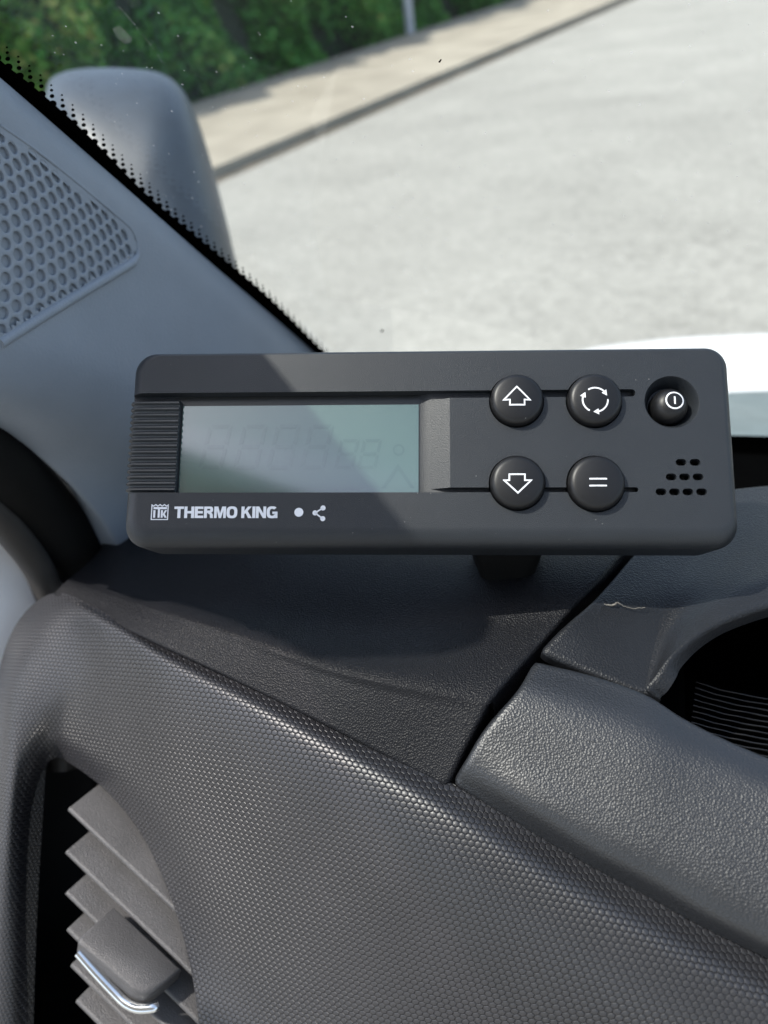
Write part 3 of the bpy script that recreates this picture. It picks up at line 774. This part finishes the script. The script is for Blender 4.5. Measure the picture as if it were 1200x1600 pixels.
prof = [(-.2, GZ), (xr0, GZ), (xr1, 0), (xr1+.0072, .0006+.0), (xr1+.0072, .02), (-.2, .02)]
prof = [(-.2, GZ), (xr0, GZ), (xr1, -.00003), (xr1+.02, .02), (-.2, .02)]
a = [b_.verts.new((x, NB_Y, z)) for x, z in prof]; b = [b_.verts.new((x, NT_Y, z)) for x, z in prof]; n = len(prof)
b_.faces.new(a); b_.faces.new(b[::-1])
for i in range(n): b_.faces.new((a[i], b[i], b[(i+1) % n], a[(i+1) % n]))
cuts.append(cutter_obj(b_))
b_ = bmesh.new()
prism_bm(b_, stadium(dev(640, 616)[0], dev(993, 616)[0], dev(800, 621)[1], NT_Y+.00002), -.0022, .01); cuts.append(cutter_obj(b_))
b_ = bmesh.new()
prism_bm(b_, stadium(dev(640, 766)[0], dev(998, 766)[0], NB_Y-.00002, dev(800, 761.5)[1]), -.0022, .01); cuts.append(cutter_obj(b_))
b_ = bmesh.new()
for c, r in zip(BT, BR): prism_bm(b_, circ(c, r+.00035, 56), -.003, .01)
def Z3(x, y): return (640+x*.46667, 530+y*.46667)
for (yy, xs) in ((412, (909, 956)), (461, (876, 921, 966)), (511, (842, 887, 932, 978))):
    for x in xs:
        p = dev(*Z3(x, yy)); prism_bm(b_, stadium(p[0]-mm(8.2), p[0]+mm(8.2), p[1]-mm(5.3), p[1]+mm(5.3), 8), -.004, .01)
# dish round the power button: lathe
NSG = 56; lat = [(.0, .02), (mm(44), .02), (mm(43), .0002), (mm(39.5), -.0006), (mm(34), -.0030), (mm(30), -.0046), (0, -.005)]
rings = []
for r, z in lat[1:-1]: rings.append([b_.verts.new((PW[0]+r*math.cos(2*math.pi*k/NSG), PW[1]+r*math.sin(2*math.pi*k/NSG), z)) for k in range(NSG)])
b_.faces.new(rings[0]); b_.faces.new(rings[-1][::-1])
for a in range(len(rings)-1):
    for i in range(NSG): b_.faces.new((rings[a][i], rings[a][(i+1) % NSG], rings[a+1][(i+1) % NSG], rings[a+1][i]))
cuts.append(cutter_obj(b_))
bm = body(); me = bpy.data.meshes.new('housing'); bm.to_mesh(me); bm.free()
ho = bpy.data.objects.new('housing', me); COL.objects.link(ho)
for c in cuts:
    md = ho.modifiers.new('b', 'BOOLEAN'); md.operation = 'DIFFERENCE'; md.object = c; md.solver = 'EXACT'
md = ho.modifiers.new('bev', 'BEVEL'); md.width = .00022; md.segments = 2; md.limit_method = 'ANGLE'; md.angle_limit = R(38); md.harden_normals = False
dg = bpy.context.evaluated_depsgraph_get(); dg.update()
me2 = bpy.data.meshes.new_from_object(ho.evaluated_get(dg)); 
bpy.data.objects.remove(ho)
for c in cuts: bpy.data.objects.remove(c)
me2.materials.clear()
ho = link('housing', me2, M['case'], ctl, 30)
wn = ho.modifiers.new('wn', 'WEIGHTED_NORMAL'); wn.keep_sharp = True

# black backing seen at the bottom of the slots
bmv = bmesh.new(); prism_bm(bmv, rrect(dev(640, 700)[0]+.012, X1-.004, Y0+.006, Y1-.004, .002), -.0062, -.0041)
# ribbed grip at the left end
def grip():
    x1 = dev(277, 700, -.0016)[0]; x0 = X0-.0004; n = 15
    ys = np.linspace(NB_Y+.0001, NT_Y-.0016, n*4+1); V = []; Fc = []
    xs = [x1, x1, x0+.0022, x0+.0009, x0+.0002, x0, x0]; zs = [GZ-.001, -.0013, -.0013, -.0017, -.0028, -.0044, -.010]
    for i, y in enumerate(ys):
        ph = (i % 4)/4; h = (0, .2, 1, .9)[i % 4]*.00085
        for k, (x, z) in enumerate(zip(xs, zs)):
            nx, nz = [(0, 0), (0, 1), (-.2, 1), (-.5, .85), (-.85, .5), (-1, .1), (-1, 0)][k]
            V.append((x+nx*(h-.0006), y, z+nz*(h-.0006)))
    k = len(xs)
    for i in range(len(ys)-1):
        for j in range(k-1): Fc.append((i*k+j, i*k+j+1, (i+1)*k+j+1, (i+1)*k+j))
    Fc += [tuple(range(k)), tuple((len(ys)-1)*k+j for j in range(k))]
    bmv = bmesh.new(); bmv.from_mesh(mesh('g', V, Fc)); return bm_mesh(bmv, 'grip')
link('ribbed_grip', grip(), M['grip'], ctl, 25)

# display: bezel frame and glass, ghost segments just above the glass
dx0, dx1 = dev(283, 700, GZ)[0], dev(654, 700, GZ)[0]; dy0, dy1 = NB_Y+.00005, dev(450, 634, GZ)[1]
bmv = bmesh.new(); prism_bm(bmv, [(dx0-.0012, NB_Y+.0001), (dx1+.0006, NB_Y+.0001), (dx1+.0006, NT_Y-.0001), (dx0-.0012, NT_Y-.0001)], GZ-.0015, GZ+.00008)
scr = link('display', bm_mesh(bmv, 'bezel'), M['bezel'], ctl, 30)
bmv = bmesh.new(); prism_bm(bmv, [(dx0, NB_Y+.0002), (dx1, NB_Y+.0002), (dx1, dy1), (dx0, dy1)], GZ-.0005, GZ+.00025)
link('display_glass', bm_mesh(bmv, 'glass'), M['lcd'], scr, 30)
zs = GZ+.00031
def flat(polys, z):
    bmv = bmesh.new()
    for p in polys: bmv.faces.new([bmv.verts.new((x, y, z if not callable(z) else z(x, y))) for x, y in p])
    for f in bmv.faces:
        if f.normal.z < 0: f.normal_flip()
    bmv.normal_update(); me = bpy.data.meshes.new('flat')
    for f in bmv.faces:
        if f.normal.z < 0: f.normal_flip()
    bmv.to_mesh(me); bmv.free(); return me
def seg7(x, y, w_, h_, t_, sl, which='abcdefg'):
    S = {'a': [(0.12, 1), (.88, 1), (.80, 1-t_*w_/h_), (.2, 1-t_*w_/h_)], 'd': [(.12, 0), (.88, 0), (.8, t_*w_/h_), (.2, t_*w_/h_)],
         'g': [(.15, .5+t_*w_/h_*.5), (.85, .5+t_*w_/h_*.5), (.85, .5-t_*w_/h_*.5), (.15, .5-t_*w_/h_*.5)],
         'f': [(0, .97), (0, .54), (t_, .58), (t_, .88)], 'b': [(1, .97), (1, .54), (1-t_, .58), (1-t_, .88)],
         'e': [(0, .03), (0, .46), (t_, .42), (t_, .12)], 'c': [(1, .03), (1, .46), (1-t_, .42), (1-t_, .12)]}
    return [[(x+u*w_+sl*v*h_, y+v*h_) for u, v in S[k]] for k in which]
def Z2(x, y): return dev(180+x*.43333, 530+y*.43333, GZ)
segs = []
for zx, zy, wd, ht in ((300, 470, 90, 170), (425, 470, 92, 170), (545, 470, 92, 170), (665, 470, 92, 170), (790, 468, 70, 112), (872, 468, 70, 112)):
    o_ = Z2(zx, zy); w_ = mm(wd*.4333); h_ = mm(ht*.4333); segs += seg7(o_[0], o_[1], w_, h_, .16, .2)
c_ = Z2(1022, 400); k_ = mm(.4333)
for a in range(16):
    t0, t1 = 2*math.pi*a/16, 2*math.pi*(a+1)/16
    segs.append([(c_[0]+r*k_*math.cos(t), c_[1]+r*k_*math.sin(t)) for r, t in ((22, t0), (22, t1), (15, t1), (15, t0))])
o_ = Z2(1020, 450); 
segs += [[(o_[0], o_[1]), (o_[0]+60*k_, o_[1]-90*k_), (o_[0]+46*k_, o_[1]-90*k_), (o_[0], o_[1]-22*k_)], [(o_[0], o_[1]), (o_[0]-60*k_, o_[1]-90*k_), (o_[0]-46*k_, o_[1]-90*k_), (o_[0], o_[1]-22*k_)]]
link('ghost_segments', flat(segs, zs), M['lcdseg'], scr, None)

# buttons: domed caps with a printed symbol
def dome_z(r, Rb, h0=.0021, crown=.0012):
    e = min(1, r/Rb); edge = max(0, (e-.80)/.20)
    return h0+crown*(1-e*e)-.0013*(1-math.sqrt(max(0, 1-edge*edge)))
def button_mesh(c, Rb, h0, crown):
    bmv = bmesh.new(); n = 64; rings = []
    for f in (.02, .2, .4, .6, .72, .80, .85, .90, .94, .97, .99, 1.0):
        rings.append([bmv.verts.new((c[0]+Rb*f*math.cos(2*math.pi*k/n), c[1]+Rb*f*math.sin(2*math.pi*k/n), dome_z(Rb*f, Rb, h0, crown))) for k in range(n)])
    rings.append([bmv.verts.new((c[0]+Rb*math.cos(2*math.pi*k/n), c[1]+Rb*math.sin(2*math.pi*k/n), -.0029)) for k in range(n)])
    for a in range(len(rings)-1):
        for i in range(n): bmv.faces.new((rings[a][i], rings[a][(i+1) % n], rings[a+1][(i+1) % n], rings[a+1][i]))
    bmv.faces.new(rings[0]); bmv.faces.new(rings[-1]); return bm_mesh(bmv, 'button')
def ribbon(pts, wd, closed=False):
    pts = [np.array(p, float) for p in pts]
    n = len(pts); L_, R_ = [], []
    for i in range(n):
        a = pts[(i-1) % n] if (closed or i) else None; b = pts[(i+1) % n] if (closed or i < n-1) else None
        d1 = (pts[i]-a)/np.linalg.norm(pts[i]-a) if a is not None else None
        d2 = (b-pts[i])/np.linalg.norm(b-pts[i]) if b is not None else None
        if d1 is None: d1 = d2
        if d2 is None: d2 = d1
        n1 = np.array([-d1[1], d1[0]]); n2 = np.array([-d2[1], d2[0]]); m_ = n1+n2; m_ /= np.linalg.norm(m_); k = 1/max(.4, m_.dot(n1))
        L_.append(pts[i]+m_*wd/2*k); R_.append(pts[i]-m_*wd/2*k)
    return [[L_[i], L_[(i+1) % n], R_[(i+1) % n], R_[i]] for i in range(n if closed else n-1)]
def densify(pts, closed, step=mm(4)):
    out = []; n = len(pts)
    for i in range(n if closed else n-1):
        a = np.array(pts[i]); b = np.array(pts[(i+1) % n]); k = max(1, int(np.linalg.norm(b-a)/step))
        out += [a+(b-a)*t/k for t in range(k)]
    if not closed: out.append(np.array(pts[-1]))
    return out
def s3(c, pts, lift): # symbol pixel offsets from zoomed view -> local coordinates
    return [dev(*Z3(x, y), lift) for x, y in pts]
H0, CRN = .0024, .0008
up_a = s3(0, [(359, 158), (403, 202), (385, 202), (385, 219), (336, 219), (336, 202), (316, 202)], H0+CRN)
dn_a = s3(0, [(363, 514), (407, 472), (386, 472), (386, 452), (334, 452), (334, 472), (317, 472)], H0+CRN)
eq1 = s3(0, [(602, 467), (661, 467)], H0+CRN); eq2 = s3(0, [(602, 490), (661, 490)], H0+CRN)
cc = dev(*Z3(622, 202), H0+CRN)
def arc(c, r, a0, a1, n=12): return [c+r*np.array([math.cos(R(a0+(a1-a0)*k/n)), math.sin(R(a0+(a1-a0)*k/n))]) for k in range(n+1)]
ZP = mm(.4667)
cyc = []
for a0, a1 in ((122, 38), (2, -82), (242, 158)):
    cyc += ribbon(arc(cc, 41*ZP, a0, a1), 5.2*ZP)
    e = arc(cc, 41*ZP, a1, a1-1, 1)[0]; th = R(a1); rd = np.array([math.cos(th), math.sin(th)]); tg = np.array([math.sin(th), -math.cos(th)])
    cyc.append([e+rd*10*ZP-tg*5*ZP, e-rd*10*ZP-tg*5*ZP, e+tg*13*ZP-rd*2*ZP])
syms = [ribbon(densify(up_a, True), 5*ZP, True), cyc, ribbon(densify(dn_a, True), 5*ZP, True), ribbon(densify(eq1, False), 5*ZP)+ribbon(densify(eq2, False), 5*ZP)]
bl = ['black round button with a white outlined up arrow', 'black round button with a white ring of three arrows', 'black round button with a white outlined down arrow', 'black round button with a white equals sign']
for c, r, sy, lb in zip(BT, BR, syms, bl):
    bo = link('button', button_mesh(c, r, H0, CRN), M['button'], ctl, 60); bo['label'] = lb
    link('symbol', flat(sy, lambda x, y, c=c, r=r: dome_z(math.hypot(x-c[0], y-c[1]), r, H0, CRN)+.00006), M['print'], bo, None)
# power button, a knob sitting in the dish
PB = dev(1050, 631, .0005); PR = mm(28.5)
def power_mesh():
    bmv = bmesh.new(); n = 56; rings = []
    for f, z in ((.02, .0016), (.3, .00158), (.5, .00145), (.68, .0010), (.82, .0003), (.92, -.0006), (.98, -.0016), (1.0, -.0050)):
        rings.append([bmv.verts.new((PB[0]+PR*f*math.cos(2*math.pi*k/n), PB[1]+PR*f*math.sin(2*math.pi*k/n), z)) for k in range(n)])
    for a in range(len(rings)-1):
        for i in range(n): bmv.faces.new((rings[a][i], rings[a][(i+1) % n], rings[a+1][(i+1) % n], rings[a+1][i]))
    bmv.faces.new(rings[0]); bmv.faces.new(rings[-1]); return bm_mesh(bmv, 'power')
bo = link('power_button', power_mesh(), M['button'], ctl, 70); bo['label'] = 'small black power button with a white ringed bar'
pc = dev(*Z3(888, 204), .0016)
def power_z(x, y):
    e = math.hypot(x-PB[0], y-PB[1])/PR
    return np.interp(e, [.02, .3, .5, .68, .82], [.0016, .00158, .00145, .0010, .0003])+.00007
link('symbol', flat(ribbon(arc(pc, 28*ZP, 0, 349, 30), 5*ZP, True)+ribbon(densify([pc+np.array([0, 13*ZP]), pc-np.array([0, 13*ZP])], False), 5.5*ZP), power_z), M['print'], bo, None)

# printed lettering, logo and marks on the lower bar
def box(x0, y0, x1, y1): return [(x0, y0), (x1, y0), (x1, y1), (x0, y1)]
def glyph(ch):
    s, h = .29, .21
    if ch == 'T': return .92, [box(0, 1-h, .92, 1), box(.46-s/2, 0, .46+s/2, 1-h)]
    if ch == 'H': return .96, [box(0, 0, s, 1), box(.96-s, 0, .96, 1), box(s, .40, .96-s, .40+h)]
    if ch == 'E': return .84, [box(0, 0, s, 1), box(s, 0, .84, h), box(s, 1-h, .82, 1), box(s, .40, .78, .40+h)]
    if ch == 'R':
        a = [(.52, 1), (.70, .985), (.82, .92), (.87, .80), (.87, .66), (.82, .54), (.70, .47), (.52, .45)]
        i_ = [(.50, .80), (.55, .80), (.585, .78), (.60, .75), (.60, .71), (.585, .67), (.55, .65), (.50, .65)]
        return .93, [box(0, 0, s, 1), box(s, .80, .52, 1), box(s, .43, .52, .65)]+[[a[k], a[k+1], i_[k+1], i_[k]] for k in range(7)]+[[(.42, .45), (.70, .47), (.82, .38), (.86, .24), (.87, .08), (.92, 0), (.62, 0), (.59, .08), (.58, .24), (.54, .34), (.42, .36)]]
    if ch == 'M': return 1.14, [box(0, 0, .26, 1), box(.88, 0, 1.14, 1), [(.26, 1), (.38, 1), (.57, .40), (.57, 0), (.46, 0), (.26, .66)], [(.88, 1), (.76, 1), (.57, .40), (.57, 0), (.68, 0), (.88, .66)]]
    if ch in 'OG':
        def sup(rx, ry, n=40): return [(.52+rx*np.sign(math.cos(t))*abs(math.cos(t))**.72, .5+ry*np.sign(math.sin(t))*abs(math.sin(t))**.72) for t in np.linspace(0, 2*math.pi, n+1)]
        o, i_ = sup(.52, .515), sup(.225, .30)
        q = [[o[k], o[k+1], i_[k+1], i_[k]] for k in range(40)]
        if ch == 'O': return 1.04, q
        q = [p for k, p in enumerate(q) if not (1 <= k < 5 or k == 0 or k >= 37)]
        return 1.04, q+[box(.55, .36, 1.04, .56), box(.80, 0, 1.04, .40)]
    if ch == 'K': return 1.0, [box(0, 0, s, 1), [(s, .36), (s, .62), (.62, 1), (.97, 1), (.60, .60), (1.02, 0), (.66, 0), (.42, .42)]]
    if ch == 'I': return s, [box(0, 0, s, 1)]
    if ch == 'N': return .98, [box(0, 0, .27, 1), box(.71, 0, .98, 1), [(.27, 1), (.30, 1), (.71, .40), (.71, 0), (.68, 0), (.27, .60)]]
    return .34, []
def text(sx, x0, x1, y0, y1):
    adv, pol = 0, []
    for ch in sx:
        w_, g_ = glyph(ch)
        pol += [[(x+adv, y) for x, y in p] for p in g_]; adv += w_+(.055 if ch != ' ' else 0)
    adv -= .055; k = (x1-x0)/adv
    return [[(x0+x*k, y0+y*(y1-y0)) for x, y in p] for p in pol]
def tri(polys):     # printed polygons may be concave: triangulate through bmesh
    return polys
a0, a1 = dev(272, 809.5), dev(434, 791.5)
lo_ = link('lettering', flat(text('THERMO KING', a0[0], a1[0], a0[1], a1[1]), .00008), M['print'], ctl, None)
l0, l1 = dev(235.5, 812.5), dev(264, 787); lw, lh = l1[0]-l0[0], l1[1]-l0[1]
lg = [box(0, 0, 1, .055), box(0, .055, .06, .93), box(.94, .055, 1, .93)]
nw = 24; wav = [(k/nw, .93+.045*math.cos(2*math.pi*4*k/nw)) for k in range(nw+1)]
lg += [[wav[k], wav[k+1], (wav[k+1][0], wav[k+1][1]-.075), (wav[k][0], wav[k][1]-.075)] for k in range(nw)]
lg += [box(.13, .66, .90, .79), box(.13, .14, .25, .60), box(.39, .14, .51, .66), box(.57, .14, .68, .60), [(.68, .36), (.80, .60), (.92, .60), (.79, .37), (.92, .14), (.80, .14), (.68, .33)]]
link('logo', flat([[(l0[0]+x*lw, l0[1]+y*lh) for x, y in p] for p in lg], .00008), M['print'], ctl, None)
dc = dev(467, 800.5); link('dot_mark', flat([circ(dc, mm(7), 28)], .00008), M['print'], ctl, None)
n0, n1, n2 = dev(492.3, 801.5), dev(504.8, 793.8), dev(504.3, 810.5)
link('branch_mark', flat([circ(n0, mm(4.0), 20), circ(n1, mm(4.0), 20), circ(n2, mm(4.0), 20)]+ribbon([n0, n1], mm(2.2))+ribbon([n0, n2], mm(2.2)), .00010), M['print'], ctl, None)

# mounting bracket under the unit
bmv = bmesh.new(); rings = []; xc = dev(815, 860)[0]
for y, hw, z0, z1 in ((-.006, .0105, -.040, -.0185), (-.020, .0105, -.044, -.022), (-.027, .0085, -.050, -.029), (-.034, .0065, -.056, -.036)):
    rings.append([bmv.verts.new((xc+px_, y, (z0+z1)/2+pz_)) for px_, pz_ in rrect(-hw, hw, -(z1-z0)/2, (z1-z0)/2, .004, 5)])
n = len(rings[0])
for a in range(len(rings)-1):
    for i in range(n): bmv.faces.new((rings[a][i], rings[a][(i+1) % n], rings[a+1][(i+1) % n], rings[a+1][i]))
bmv.faces.new(rings[0]); bmv.faces.new(rings[-1])
link('mounting_bracket', bm_mesh(bmv, 'bracket'), M['hole'], ctl, 40)
